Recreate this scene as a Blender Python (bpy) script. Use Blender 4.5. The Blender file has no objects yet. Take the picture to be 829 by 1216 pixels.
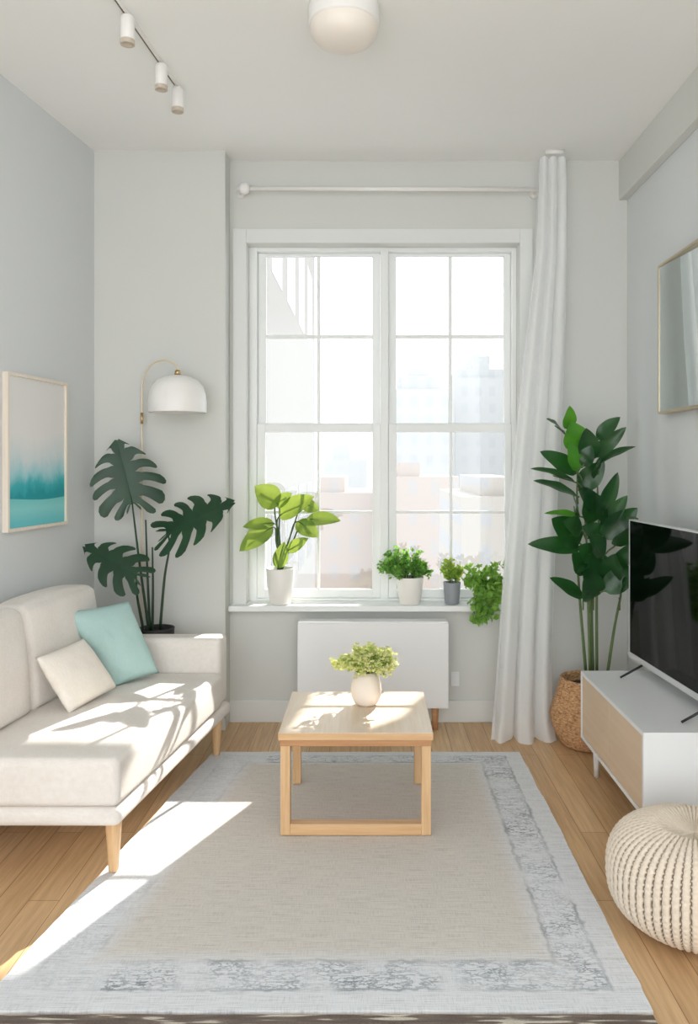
import bpy, bmesh, math, random
from mathutils import Vector, Matrix, noise
random.seed(7)
scene = bpy.context.scene
C = scene.collection
V = Vector
EYE = 1.476; F = 950.0

def P(x, y, d):                       # a point of the room from where it is seen and how deep it lies
    return V(((x - 440) * d / F, d, EYE - (y - 550) * d / F))

# ---------------------------------------------------------------- materials
class NT:
    def __init__(self, name):
        self.m = bpy.data.materials.new(name); self.m.use_nodes = True
        self.t = self.m.node_tree; self.b = self.t.nodes['Principled BSDF']
        self.out = self.t.nodes['Material Output']
    def n(self, kind, **kw):
        nd = self.t.nodes.new(kind)
        for k, v in kw.items():
            if k in nd.inputs: nd.inputs[k].default_value = v
            else: setattr(nd, k, v)
        return nd
    def l(self, a, b): self.t.links.new(a, b)
    def math(self, op, a, b=None, clamp=False):
        nd = self.t.nodes.new('ShaderNodeMath'); nd.operation = op; nd.use_clamp = clamp
        for i, v in enumerate((a, b)):
            if v is None: continue
            if isinstance(v, (int, float)): nd.inputs[i].default_value = v
            else: self.l(v, nd.inputs[i])
        return nd.outputs[0]
    def mix(self, f, a, b, blend='MIX'):
        nd = self.t.nodes.new('ShaderNodeMix'); nd.data_type = 'RGBA'; nd.blend_type = blend
        for i, v in ((0, f), (6, a), (7, b)):
            if isinstance(v, (int, float)): nd.inputs[i].default_value = v
            elif isinstance(v, tuple): nd.inputs[i].default_value = col(v)
            else: self.l(v, nd.inputs[i])
        return nd.outputs[2]
    def coord(self, scale=(1, 1, 1), rot=(0, 0, 0)):
        tc = self.n('ShaderNodeTexCoord'); mp = self.n('ShaderNodeMapping')
        mp.inputs['Scale'].default_value = scale; mp.inputs['Rotation'].default_value = rot
        self.l(tc.outputs['Object'], mp.inputs['Vector']); return mp.outputs[0]
    def noise(self, vec, scale=5, detail=3, rough=.5):
        nd = self.n('ShaderNodeTexNoise'); nd.inputs['Scale'].default_value = scale
        nd.inputs['Detail'].default_value = detail; nd.inputs['Roughness'].default_value = rough
        self.l(vec, nd.inputs['Vector']); return nd.outputs[0]
    def ramp(self, f, stops):
        nd = self.n('ShaderNodeValToRGB'); cr = nd.color_ramp
        while len(cr.elements) < len(stops): cr.elements.new(.5)
        for e, (p, c) in zip(cr.elements, stops): e.position = p; e.color = col(c)
        self.l(f, nd.inputs[0]); return nd.outputs[0]
    def bump(self, h, strength=.2, dist=.005):
        nd = self.n('ShaderNodeBump'); nd.inputs['Strength'].default_value = strength
        nd.inputs['Distance'].default_value = dist; self.l(h, nd.inputs['Height'])
        self.l(nd.outputs[0], self.b.inputs['Normal'])
    def base(self, c):
        if isinstance(c, tuple): self.b.inputs['Base Color'].default_value = col(c)
        else: self.l(c, self.b.inputs['Base Color'])

def lin(v):
    v /= 255.0
    return v / 12.92 if v <= .04045 else ((v + .055) / 1.055) ** 2.4
def col(c):
    return (lin(c[0]), lin(c[1]), lin(c[2]), 1) if max(c) > 1.001 else (c[0], c[1], c[2], 1)

def plain(name, c, rough=.5, metal=0, spec=.5, var=.0, scale=8, bump=0, bscale=200):
    m = NT(name)
    m.b.inputs['Roughness'].default_value = rough; m.b.inputs['Metallic'].default_value = metal
    m.b.inputs['Specular IOR Level'].default_value = spec
    co = m.coord()
    nz = m.noise(co, scale)
    d = tuple(max(2, v * (1 - var)) for v in c)
    m.base(m.mix(nz, c, d))
    if bump: m.bump(m.noise(co, bscale, 2), bump, .002)
    return m.m

def fabric(name, c, c2, scale=420, bump=.35):
    m = NT(name); m.b.inputs['Roughness'].default_value = .95; m.b.inputs['Specular IOR Level'].default_value = .1
    co = m.coord()
    a = m.noise(m.coord((1, .12, 1)), scale, 2); b = m.noise(m.coord((.12, 1, .12)), scale, 2)
    w = m.math('ADD', m.math('MULTIPLY', a, .5), m.math('MULTIPLY', b, .5))
    big = m.noise(co, 6)
    f = m.math('ADD', m.math('MULTIPLY', m.math('SUBTRACT', w, .5), 2.2), big, True)
    m.base(m.mix(f, c, c2)); m.bump(w, bump, .002)
    return m.m

def wood(name, c, c2, axis=1, rough=.45, scale=3):
    m = NT(name); m.b.inputs['Roughness'].default_value = rough
    s = [22, 22, 22]; s[axis] = 1.2
    g = m.noise(m.coord(tuple(s)), scale, 5, .6)
    m.base(m.ramp(g, [(.3, c), (.7, c2)]))
    m.bump(g, .08, .002)
    return m.m

def leafmat(name, c, c2, trans, tc, rough=.4):
    m = NT(name); m.b.inputs['Roughness'].default_value = rough
    nz = m.noise(m.coord(), 9, 3)
    m.base(m.ramp(nz, [(.3, c), (.7, c2)]))
    if trans:
        t = m.n('ShaderNodeBsdfTranslucent'); t.inputs[0].default_value = col(tc)
        mx = m.n('ShaderNodeMixShader'); mx.inputs[0].default_value = trans
        m.l(m.b.outputs[0], mx.inputs[1]); m.l(t.outputs[0], mx.inputs[2]); m.l(mx.outputs[0], m.out.inputs[0])
    return m.m

M = {}
M['wall'] = plain('wall_paint', (213, 214, 210), .85, spec=.2, var=.015, scale=2, bump=.03)
M['wall_cool'] = plain('cool_wall_paint', (217, 220, 221), .85, spec=.2, var=.015, scale=2, bump=.03)
M['ceil'] = plain('ceiling_paint', (242, 242, 240), .9, spec=.1, var=.015, scale=2)
M['trim'] = plain('white_trim_paint', (236, 238, 237), .45, var=.01)
M['trim_soft'] = plain('soft_white_trim', (223, 225, 223), .5, var=.01)
M['white'] = plain('white_lacquer', (236, 237, 238), .35, var=.01)
M['white_metal'] = plain('white_metal', (238, 236, 233), .4, var=.01)
M['ceramic'] = plain('white_ceramic', (240, 236, 231), .35, var=.03)
M['vase'] = plain('matt_cream_ceramic', (236, 226, 216), .6, var=.03)
M['grey_pot'] = plain('grey_pot', (150, 154, 160), .6, var=.06)
M['black'] = plain('black_metal', (22, 23, 25), .4, var=.1)
M['dark_pot'] = plain('dark_pot', (36, 38, 40), .5, var=.1)
M['soil'] = plain('potting_soil', (52, 42, 34), .95, var=.5, scale=60, bump=.6, bscale=90)
M['brass'] = plain('brass', (206, 176, 128), .3, metal=.9, var=.05)
M['pale_brass'] = plain('pale_brass_pole', (226, 212, 188), .4, metal=.25, var=.03)
M['champagne'] = plain('champagne_frame', (206, 190, 160), .35, metal=.6, var=.05)
M['opal'] = plain('opal_glass', (238, 230, 220), .4, var=.01)
M['sofa'] = fabric('oatmeal_linen', (236, 231, 226), (222, 215, 208))
M['pillow'] = fabric('cream_linen', (240, 234, 226), (226, 218, 207))
M['teal'] = fabric('mint_cotton', (182, 210, 206), (168, 199, 196), bump=.2)
M['oak'] = wood('pale_oak_y', (222, 186, 143), (203, 160, 113), 1)
M['oak_x'] = wood('pale_oak_x', (222, 186, 143), (203, 160, 113), 0)
M['oak_z'] = wood('pale_oak_z', (224, 188, 145), (203, 162, 116), 2)
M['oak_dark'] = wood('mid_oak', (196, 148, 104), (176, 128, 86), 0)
M['top'] = wood('whitewashed_oak', (232, 214, 194), (222, 198, 172), 1)
def mk_top():
    m = NT('table_board'); m.b.inputs['Roughness'].default_value = .42
    g = m.noise(m.coord((22, 1.2, 22)), 3, 5, .6)
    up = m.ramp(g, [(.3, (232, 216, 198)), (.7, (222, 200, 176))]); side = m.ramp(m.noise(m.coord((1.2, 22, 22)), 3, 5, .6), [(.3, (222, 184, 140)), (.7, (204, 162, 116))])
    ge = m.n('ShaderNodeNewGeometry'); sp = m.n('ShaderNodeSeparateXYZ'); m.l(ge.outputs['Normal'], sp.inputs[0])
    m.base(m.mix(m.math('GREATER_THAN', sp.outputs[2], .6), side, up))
    return m.m
M['top'] = mk_top()
M['door'] = wood('birch_veneer', (222, 199, 172), (214, 188, 158), 1, scale=1.6)
M['frame_wood'] = wood('pale_frame_wood', (236, 226, 212), (226, 213, 197), 2)
M['monstera'] = leafmat('monstera_leaf', (18, 50, 34), (30, 68, 42), .08, (60, 130, 50), .42)
M['bird'] = leafmat('dark_paradise_leaf', (22, 58, 32), (38, 84, 40), .14, (70, 150, 40), .3)
M['bird_light'] = leafmat('young_paradise_leaf', (52, 122, 38), (78, 150, 48), .3, (130, 200, 40), .35)
M['lime'] = leafmat('lime_leaf', (62, 110, 42), (130, 160, 56), .22, (176, 192, 84), .4)
M['herb'] = leafmat('herb_leaf', (80, 134, 58), (122, 172, 84), .35, (150, 205, 70), .5)
M['herb_light'] = leafmat('pale_herb_leaf', (128, 168, 66), (176, 200, 98), .4, (200, 222, 90), .5)
M['ivy'] = leafmat('ivy_leaf', (104, 156, 68), (160, 200, 100), .35, (170, 215, 90), .45)
M['stem'] = plain('green_stem', (66, 96, 52), .5, var=.2)
M['stem_dark'] = plain('dark_green_stem', (34, 62, 38), .5, var=.2)
M['stem_pale'] = plain('pale_green_stem', (98, 120, 72), .5, var=.2)
M['blossom'] = leafmat('cream_blossom', (238, 236, 186), (222, 226, 150), .3, (235, 240, 170), .7)

def mk_floor():
    m = NT('oak_floorboards'); m.b.inputs['Roughness'].default_value = .38
    co = m.coord(rot=(0, 0, math.radians(90)))
    br = m.n('ShaderNodeTexBrick'); br.offset = .37; br.squash = 1
    br.inputs['Scale'].default_value = 1; br.inputs['Brick Width'].default_value = 1.35; br.inputs['Row Height'].default_value = .105
    br.inputs['Mortar Size'].default_value = .0012; br.inputs['Bias'].default_value = 0
    br.inputs['Color1'].default_value = col((232, 200, 158)); br.inputs['Color2'].default_value = col((212, 174, 130))
    br.inputs['Mortar'].default_value = col((146, 106, 70)); m.l(co, br.inputs['Vector'])
    g = m.noise(m.coord((26, 1.3, 1)), 2.4, 5, .6)
    grain = m.ramp(g, [(.25, (196, 186, 172)), (.7, (255, 255, 255))])
    m.base(m.mix(.75, br.outputs[0], grain, 'MULTIPLY'))
    m.bump(g, .05, .001)
    return m.m
M['floor'] = mk_floor()

RUG_L = lambda y: -.80 - .1380 * (4.06 - y)
def mk_rug():
    m = NT('woven_rug'); m.b.inputs['Roughness'].default_value = 1; m.b.inputs['Specular IOR Level'].default_value = .05
    tc = m.n('ShaderNodeTexCoord'); sp = m.n('ShaderNodeSeparateXYZ'); m.l(tc.outputs['Object'], sp.inputs[0])
    x, y = sp.outputs[0], sp.outputs[1]
    wob = m.math('MULTIPLY', m.math('SUBTRACT', m.noise(m.coord((1, 1, 1)), 28, 3), .5), .032)
    dl = m.math('ADD', m.math('ADD', x, .80), m.math('MULTIPLY', m.math('SUBTRACT', 4.06, y), .138))
    dr = m.math('SUBTRACT', .757, x); df = m.math('SUBTRACT', y, 2.14); db = m.math('MULTIPLY', m.math('SUBTRACT', 4.06, y), 1.5)
    d = m.math('MINIMUM', m.math('MINIMUM', dl, dr), m.math('MINIMUM', df, db))
    d = m.math('ADD', d, wob)
    def pulse(v, c, w):      # 1 near v = c
        return m.math('SUBTRACT', 1, m.math('DIVIDE', m.math('ABSOLUTE', m.math('SUBTRACT', v, c)), w), True)
    lines = m.math('MAXIMUM', pulse(d, .085, .009), pulse(d, .215, .011))
    band = m.math('MULTIPLY', m.math('GREATER_THAN', d, .085), m.math('LESS_THAN', d, .215))
    n1 = m.noise(m.coord((5, 13, 1)), 2.2, 3, .6); n2 = m.noise(m.coord((7, 13, 1)), 2.6, 2, .5)
    squig = m.math('MAXIMUM', pulse(n1, .5, .030), m.math('MULTIPLY', pulse(n2, .52, .030), .9))
    fade = m.math('MULTIPLY', m.math('SUBTRACT', m.noise(m.coord((1, 1, 1)), 7, 2), .32), 3.0, True)
    front = m.math('MULTIPLY', m.math('LESS_THAN', df, .26), .75)
    blot = m.math('MULTIPLY', m.math('GREATER_THAN', m.noise(m.coord((9, 34, 1)), 3, 3), .6), front)
    leftfade = m.math('ADD', .35, m.math('MULTIPLY', m.math('GREATER_THAN', dl, .3), .65))
    ink = m.math('MAXIMUM', m.math('MULTIPLY', m.math('MAXIMUM', m.math('MULTIPLY', squig, .85), blot), band), m.math('MULTIPLY', lines, .7))
    ink = m.math('MULTIPLY', m.math('MULTIPLY', ink, fade), leftfade)
    weave = m.noise(m.coord((3, 120, 1)), 3, 3, .7)
    cross = m.noise(m.coord((150, 8, 1)), 3, 2)
    wv = m.math('ADD', m.math('MULTIPLY', weave, .7), m.math('MULTIPLY', cross, .3))
    ins = m.math('DIVIDE', m.math('SUBTRACT', d, .19), .09, True)
    basec = m.mix(ins, (232, 235, 239), (223, 218, 211))
    streak = m.ramp(wv, [(.36, (186, 184, 182)), (.52, (255, 255, 255))])
    bc = m.mix(.55, basec, streak, 'MULTIPLY')
    m.base(m.mix(m.math('MULTIPLY', ink, .9, True), bc, (88, 104, 118)))
    m.bump(wv, .7, .006)
    return m.m
M['rug'] = mk_rug()

def mk_rug2():
    m = NT('brown_striped_weave'); m.b.inputs['Roughness'].default_value = 1
    a = m.noise(m.coord((3, 30, 1)), 2.2, 1); w = m.noise(m.coord((60, 200, 1)), 3, 2)
    c = m.ramp(a, [(.42, (112, 100, 92)), (.56, (134, 122, 112)), (.6, (214, 206, 192))])
    m.base(m.mix(.5, c, m.ramp(w, [(.3, (150, 145, 140)), (.6, (255, 255, 255))]), 'MULTIPLY')); m.bump(w, .6, .005)
    return m.m
M['rug2'] = mk_rug2()

def mk_basket():
    m = NT('seagrass_weave'); m.b.inputs['Roughness'].default_value = .85
    n = m.noise(m.coord((1, 1, 2.5)), 55, 2)
    m.base(m.ramp(n, [(.3, (150, 106, 70)), (.55, (206, 162, 118)), (.75, (226, 188, 146))]))
    return m.m
M['basket'] = mk_basket()

def mk_knit():
    m = NT('cream_knit'); m.b.inputs['Roughness'].default_value = 1; m.b.inputs['Specular IOR Level'].default_value = .05
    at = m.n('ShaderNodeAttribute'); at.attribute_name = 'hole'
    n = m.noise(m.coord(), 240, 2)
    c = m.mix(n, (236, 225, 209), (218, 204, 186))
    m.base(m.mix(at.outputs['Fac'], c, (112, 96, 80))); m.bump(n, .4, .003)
    return m.m
M['knit'] = mk_knit()

def mk_curtain():
    m = NT('sheer_white_linen'); m.b.inputs['Roughness'].default_value = .9; m.b.inputs['Specular IOR Level'].default_value = .1
    w = m.noise(m.coord((1, 1, .15)), 300, 2)
    m.base(m.mix(w, (250, 250, 250), (244, 245, 245)))
    t = m.n('ShaderNodeBsdfTranslucent'); t.inputs[0].default_value = (.97, .98, .98, 1)
    tr = m.n('ShaderNodeBsdfTransparent')
    mx = m.n('ShaderNodeMixShader'); mx.inputs[0].default_value = .42
    m2 = m.n('ShaderNodeMixShader'); m2.inputs[0].default_value = .06
    m.l(m.b.outputs[0], mx.inputs[1]); m.l(t.outputs[0], mx.inputs[2])
    m.l(mx.outputs[0], m2.inputs[1]); m.l(tr.outputs[0], m2.inputs[2]); m.l(m2.outputs[0], m.out.inputs[0])
    return m.m
M['curtain'] = mk_curtain()

def mk_glass():
    m = NT('window_glass')
    tr = m.n('ShaderNodeBsdfTransparent'); tr.inputs[0].default_value = (.97, .985, .99, 1)
    gl = m.n('ShaderNodeBsdfGlossy'); gl.inputs['Roughness'].default_value = .03
    mx = m.n('ShaderNodeMixShader'); mx.inputs[0].default_value = .04
    m.l(tr.outputs[0], mx.inputs[1]); m.l(gl.outputs[0], mx.inputs[2]); m.l(mx.outputs[0], m.out.inputs[0])
    return m.m
M['glass'] = mk_glass()
M['mirror'] = plain('mirror_glass', (232, 240, 240), .02, metal=1)
m_ = NT('tv_screen'); m_.base((6, 8, 9)); m_.b.inputs['Roughness'].default_value = .05; m_.b.inputs['Specular IOR Level'].default_value = .12; M['screen'] = m_.m

def mk_art():
    m = NT('abstract_sea_painting'); m.b.inputs['Roughness'].default_value = .7
    tc = m.n('ShaderNodeTexCoord'); sp = m.n('ShaderNodeSeparateXYZ'); m.l(tc.outputs['Object'], sp.inputs[0])
    z = m.math('DIVIDE', m.math('SUBTRACT', sp.outputs[2], .03), .66)     # 0 bottom .. 1 top
    along = sp.outputs[1]
    big = m.math('SUBTRACT', m.noise(m.coord((1, 4, 2)), 1.6, 5, .6), .5)
    zz = m.math('ADD', z, m.math('MULTIPLY', big, .34))
    sky = m.ramp(zz, [(.20, (24, 150, 158)), (.27, (60, 176, 184)), (.34, (150, 205, 212)), (.46, (212, 222, 224)), (.62, (229, 228, 226))])
    hill = m.math('ADD', .17, m.math('MULTIPLY', m.math('SINE', m.math('MULTIPLY', along, 8)), .012))
    sea = m.ramp(z, [(0, (110, 200, 208)), (.1, (140, 214, 214)), (.17, (120, 204, 204))])
    m.base(m.mix(m.math('LESS_THAN', z, hill), sky, sea))
    return m.m
M['art'] = mk_art()

def mk_facade(name, wall, win, bw, bh, mortar):
    m = NT(name); m.b.inputs['Roughness'].default_value = .9; m.b.inputs['Specular IOR Level'].default_value = 0
    co = m.coord(rot=(math.radians(90), 0, 0))
    br = m.n('ShaderNodeTexBrick'); br.offset = 0
    br.inputs['Scale'].default_value = 1; br.inputs['Brick Width'].default_value = bw; br.inputs['Row Height'].default_value = bh
    br.inputs['Mortar Size'].default_value = mortar; br.inputs['Mortar Smooth'].default_value = .1
    br.inputs['Color1'].default_value = col(win); br.inputs['Color2'].default_value = col(win); br.inputs['Mortar'].default_value = col(wall)
    m.l(co, br.inputs['Vector']); m.base(br.outputs[0])
    return m.m

# ---------------------------------------------------------------- mesh helpers
def obj(name, bm, mat, parent=None, smooth=False, kind=None, bevel=0, loc=None):
    """links one mesh; coordinates are given in the room's frame, origin moves to the parent's base (or loc)"""
    org = parent.matrix_world.translation.copy() if parent is not None else V(loc or (0, 0, 0))
    if parent is not None:
        org = V(parent['_o'])
    if org.length: bmesh.ops.translate(bm, verts=bm.verts, vec=-org)
    bmesh.ops.recalc_face_normals(bm, faces=bm.faces)
    me = bpy.data.meshes.new(name); bm.to_mesh(me); bm.free()
    o = bpy.data.objects.new(name, me); C.objects.link(o)
    mats = mat if isinstance(mat, list) else [mat]
    for x in mats: me.materials.append(x)
    if smooth:
        for p in me.polygons: p.use_smooth = True
    if parent is not None:
        o.parent = parent; o['_o'] = tuple(org)
    else:
        o.location = org; o['_o'] = tuple(org)
    if kind: o['kind'] = kind
    if bevel:
        b = o.modifiers.new('bevel', 'BEVEL'); b.width = bevel; b.segments = 3; b.limit_method = 'ANGLE'; b.angle_limit = math.radians(40)
    return o

def thing(name, label, cat, loc, group=None):
    o = bpy.data.objects.new(name, None); C.objects.link(o); o.location = loc; o['_o'] = tuple(loc)
    o.empty_display_size = .05
    o['label'] = label; o['category'] = cat
    if group: o['group'] = group
    return o
def tag(o, label, cat, group=None):
    o['label'] = label; o['category'] = cat
    if group: o['group'] = group
    return o

def box(bm, x0, x1, y0, y1, z0, z1, f=None):
    vs = [V((x, y, z)) for x in (x0, x1) for y in (y0, y1) for z in (z0, z1)]
    if f: vs = [f(v) for v in vs]
    v = [bm.verts.new(p) for p in vs]
    for q in ((0, 1, 3, 2), (4, 6, 7, 5), (0, 4, 5, 1), (2, 3, 7, 6), (0, 2, 6, 4), (1, 5, 7, 3)):
        bm.faces.new([v[i] for i in q])
def bx(*a): bm = bmesh.new(); box(bm, *a); return bm

def rbox(c, h, r, n=14, f=None, puff=(0, 0, 0), bm=None):
    """soft rounded block: centre c, half size h, corner radius r, bulging faces"""
    bm = bm or bmesh.new()
    N = n + 12
    t = bmesh.new(); bmesh.ops.create_cube(t, size=2)
    bmesh.ops.subdivide_edges(t, edges=t.edges[:], cuts=N - 2, use_grid_fill=True)
    def knots(hh):
        cz = [hh - r + r * q for q in (0, .2, .4, .6, .8, 1)]
        m = N - 12
        mid = [-(hh - r) + 2 * (hh - r) * (k + 1) / (m + 1) for k in range(m)]
        return [-q for q in cz[::-1]] + mid + cz
    kn = [knots(hh) for hh in h]
    mp = {}
    for v in t.verts:
        p = V([kn[i][int(round((v.co[i] + 1) / 2 * (N - 1)))] for i in range(3)])
        u = V([p[i] / h[i] for i in range(3)])
        inner = V([max(-(h[i] - r), min(h[i] - r, p[i])) for i in range(3)])
        dlt = p - inner
        if dlt.length > 1e-9: p = inner + dlt.normalized() * r
        for i in range(3):
            j, k = (i + 1) % 3, (i + 2) % 3
            p[i] += math.copysign(1, u[i]) * (abs(u[i]) ** 3) * puff[i] * max(0, 1 - u[j] ** 2) ** .7 * max(0, 1 - u[k] ** 2) ** .7
        p = p + V(c)
        mp[v] = bm.verts.new(f(p) if f else p)
    for fa in t.faces: bm.faces.new([mp[v] for v in fa.verts])
    t.free(); return bm

def tube(bm, pts, r, n=10, cap=True):
    pts = [V(p) for p in pts]
    if not isinstance(r, (list, tuple)): r = [r] * len(pts)
    rings = []
    up = V((0, 0, 1))
    t0 = (pts[1] - pts[0]).normalized()
    a = t0.cross(up)
    if a.length < .05: a = t0.cross(V((1, 0, 0)))
    a.normalize()
    for i, p in enumerate(pts):
        t = (pts[min(i + 1, len(pts) - 1)] - pts[max(i - 1, 0)]).normalized()
        a = (a - t * a.dot(t)).normalized(); b = t.cross(a)
        rings.append([bm.verts.new(p + (a * math.cos(2 * math.pi * k / n) + b * math.sin(2 * math.pi * k / n)) * r[i]) for k in range(n)])
    for q in range(len(rings) - 1):
        for k in range(n):
            bm.faces.new((rings[q][k], rings[q][(k + 1) % n], rings[q + 1][(k + 1) % n], rings[q + 1][k]))
    if cap: bm.faces.new(rings[0]); bm.faces.new(rings[-1][::-1])
    return bm

def curve(pts, n=14):
    """Catmull-Rom through points"""
    pts = [V(p) for p in pts]; q = [pts[0] * 2 - pts[1]] + pts + [pts[-1] * 2 - pts[-2]]; out = []
    for i in range(1, len(q) - 2):
        for k in range(n):
            t = k / n; a, b, c, d = q[i - 1], q[i], q[i + 1], q[i + 2]
            out.append(.5 * ((2 * b) + (c - a) * t + (2 * a - 5 * b + 4 * c - d) * t * t + (3 * b - a - 3 * c + d) * t ** 3))
    out.append(pts[-1]); return out

def lathe(bm, c, prof, n=40, close=True):
    c = V(c); rings = []
    for r, z in prof:
        if r < 1e-6: rings.append([bm.verts.new(c + V((0, 0, z)))])
        else: rings.append([bm.verts.new(c + V((r * math.cos(2 * math.pi * k / n), r * math.sin(2 * math.pi * k / n), z))) for k in range(n)])
    for a, b in zip(rings, rings[1:]):
        for k in range(n):
            k2 = (k + 1) % n
            if len(a) == 1 and len(b) == 1: continue
            if len(a) == 1: bm.faces.new((a[0], b[k], b[k2]))
            elif len(b) == 1: bm.faces.new((a[k], b[0], a[k2]))
            else: bm.faces.new((a[k], a[k2], b[k2], b[k]))
    return bm

def grid(bm, f, nu, nv, wrap=False, layer=None):
    g = [[bm.verts.new(f(i / nu, j / nv)) for j in range(nv + 1)] for i in range(nu + (0 if wrap else 1))]
    for i in range(nu):
        for j in range(nv):
            i2 = (i + 1) % len(g)
            bm.faces.new((g[i][j], g[i2][j], g[i2][j + 1], g[i][j + 1]))
    return g

# ---------------------------------------------------------------- leaves
def blade(bm, a, tip, w, nrm, fold=.25, droop=.12, n=9, pw=.8, mi=0, wav=0):
    """oval leaf from a to tip, width w, creased along its midrib"""
    a, tip = V(a), V(tip); d = tip - a; L = d.length; d.normalize()
    nrm = V(nrm); nrm = (nrm - d * nrm.dot(d)).normalized(); s = d.cross(nrm)
    rows = []
    for i in range(n + 1):
        t = i / n
        hw = w / 2 * (math.sin(math.pi * min(1, t ** pw)) ** .75 if 0 < t < 1 else 0)
        c = a + d * L * t + nrm * (-droop * L * (t * t - t) * 1.0)
        row = []
        for u in (-1, -.55, 0, .55, 1):
            row.append(c + s * hw * u + nrm * (abs(u) * hw * fold + wav * hw * math.sin(t * 14 + u * 2)))
        rows.append([bm.verts.new(p) for p in row])
    for r1, r2 in zip(rows, rows[1:]):
        for k in range(4):
            fa = bm.faces.new((r1[k], r1[k + 1], r2[k + 1], r2[k])); fa.material_index = mi
def sprig(bm, p, d, L, w, mi=0):
    """tiny leaf"""
    d = V(d).normalized(); r = V((random.gauss(0, 1), random.gauss(0, 1), random.gauss(0, 1)))
    s = d.cross(r).normalized(); nn = s.cross(d)
    pts = [p, p + d * L * .45 + s * w / 2 + nn * w * .12, p + d * L, p + d * L * .45 - s * w / 2 + nn * w * .12, p + d * L * .45]
    v = [bm.verts.new(q) for q in pts]
    for q in ((0, 1, 4), (1, 2, 4), (2, 3, 4), (3, 0, 4)):
        f = bm.faces.new([v[i] for i in q]); f.material_index = mi

def monstera_leaf(a, tip, width, nrm, n=7, back=True, seed=1):
    rnd = random.Random(seed); bm = bmesh.new()
    a, tip = V(a), V(tip); d = tip - a; L = d.length; d.normalize()
    nrm = V(nrm); nrm = (nrm - d * nrm.dot(d)).normalized(); s = d.cross(nrm)
    W = width
    def put(x, y):          # x sideways (in widths), y along (in lengths)
        q = x * 2
        return a + s * x * W + d * y * L + nrm * (-.09 * W * q * q - .10 * L * y * y + .05 * W * abs(q))
    half = [V((.015, .0, 0)), V((.16, -.20, 0)), V((.36, -.19, 0)), V((.49, .06, 0)), V((.50, .32, 0)), V((.40, .60, 0)), V((.22, .84, 0)), V((.0, 1.0, 0))]
    oc = curve(half, 12)
    def O(q):
        f = max(0, min(1, q)) * (len(oc) - 1); i0 = int(f); i1 = min(i0 + 1, len(oc) - 1)
        return oc[i0].lerp(oc[i1], f - i0)
    for side in (-1, 1):
        cuts = [0.0]
        for k in range(n): cuts.append(cuts[-1] + rnd.uniform(.85, 1.2))
        cuts = [c / cuts[-1] for c in cuts]
        for k in range(n):
            s0, s1 = cuts[k], cuts[k + 1]; cm = (s0 + s1) / 2; hs = (s1 - s0) / 2
            slit = rnd.uniform(.26, .40) if 0 < k else .75
            rows = []; m = 14; reach = rnd.uniform(.94, 1.04)
            for i in range(m + 1):
                t = i / m; row = []
                g = 1.0 if t < slit else 1 - .36 * min(1, (t - slit) / .14) - .04 * (t - slit)
                for u in (-1, -.6, 0, .6, 1):
                    sv = cm + hs * u * g
                    e = O(sv); b = V((0, .90 * max(0, sv - .06) ** 1.15, 0))
                    tt = t * (reach if k < n - 1 else 1) * (1 - .10 * abs(u) ** 2.6 * t ** 3)
                    p = b.lerp(e, tt)
                    p.y += .10 * math.sin(math.pi * tt) * (.3 + sv) - .02
                    w = put(side * p.x, p.y) + nrm * (.018 * W * (1 - u * u) * (t > slit) * (t - slit))
                    row.append(bm.verts.new(w))
                rows.append(row)
            for r1, r2 in zip(rows, rows[1:]):
                for q in range(4):
                    bm.faces.new((r1[q], r1[q + 1], r2[q + 1], r2[q]))
    bmesh.ops.remove_doubles(bm, verts=bm.verts, dist=.0003)
    tube(bm, [put(0, y) - nrm * .001 for y in (0, .25, .5, .75, .95)], [.0035, .003, .0025, .002, .001], 6)
    return bm

# ================================================================ THE SETTING
YB = 4.567; YP = 4.42; H = 3.2; XR = 1.466; Y0 = -1.3
WL = lambda y: -1.526 + .130 * (y - 4.42)         # the left wall leans a little out of square
obj('floor', bx(-3.2, 2.0, Y0, 4.62, -.05, 0), M['floor'], kind='structure')
obj('ceiling', bx(-3.2, 2.0, Y0, 4.75, H, H + .1), M['ceil'], kind='structure')
bm = bmesh.new()
pl = [(WL(Y0), Y0), (WL(4.6), 4.6), (WL(4.6) - .15, 4.6), (WL(Y0) - .15, Y0)]
lo = [bm.verts.new((x, y, 0)) for x, y in pl]; hi = [bm.verts.new((x, y, H)) for x, y in pl]
bm.faces.new(lo); bm.faces.new(hi)
for i in range(4): bm.faces.new((lo[i], lo[(i + 1) % 4], hi[(i + 1) % 4], hi[i]))
obj('wall_left', bm, M['wall_cool'], kind='structure')
obj('wall_right', bx(XR, XR + .15, Y0, 4.75, 0, H), M['wall_cool'], kind='structure')
OX0, OX1, OZ0, OZ1 = -.707, .851, .650, 2.731
bm = bmesh.new()
box(bm, -1.8, OX0, YB, YB + .2, 0, H); box(bm, OX1, XR, YB, YB + .2, 0, H)
box(bm, OX0, OX1, YB, YB + .2, 0, OZ0); box(bm, OX0, OX1, YB, YB + .2, OZ1, H)
obj('wall_back', bm, M['wall'], kind='structure')
obj('wall_pier', bx(WL(4.5) - .1, -.803, YP, YB, 0, H), M['wall'], kind='structure')
obj('trim_1', bx(1.418, XR, Y0, YB, 2.976, H), M['wall'], kind='structure', bevel=.004)     # boxed beam
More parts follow.
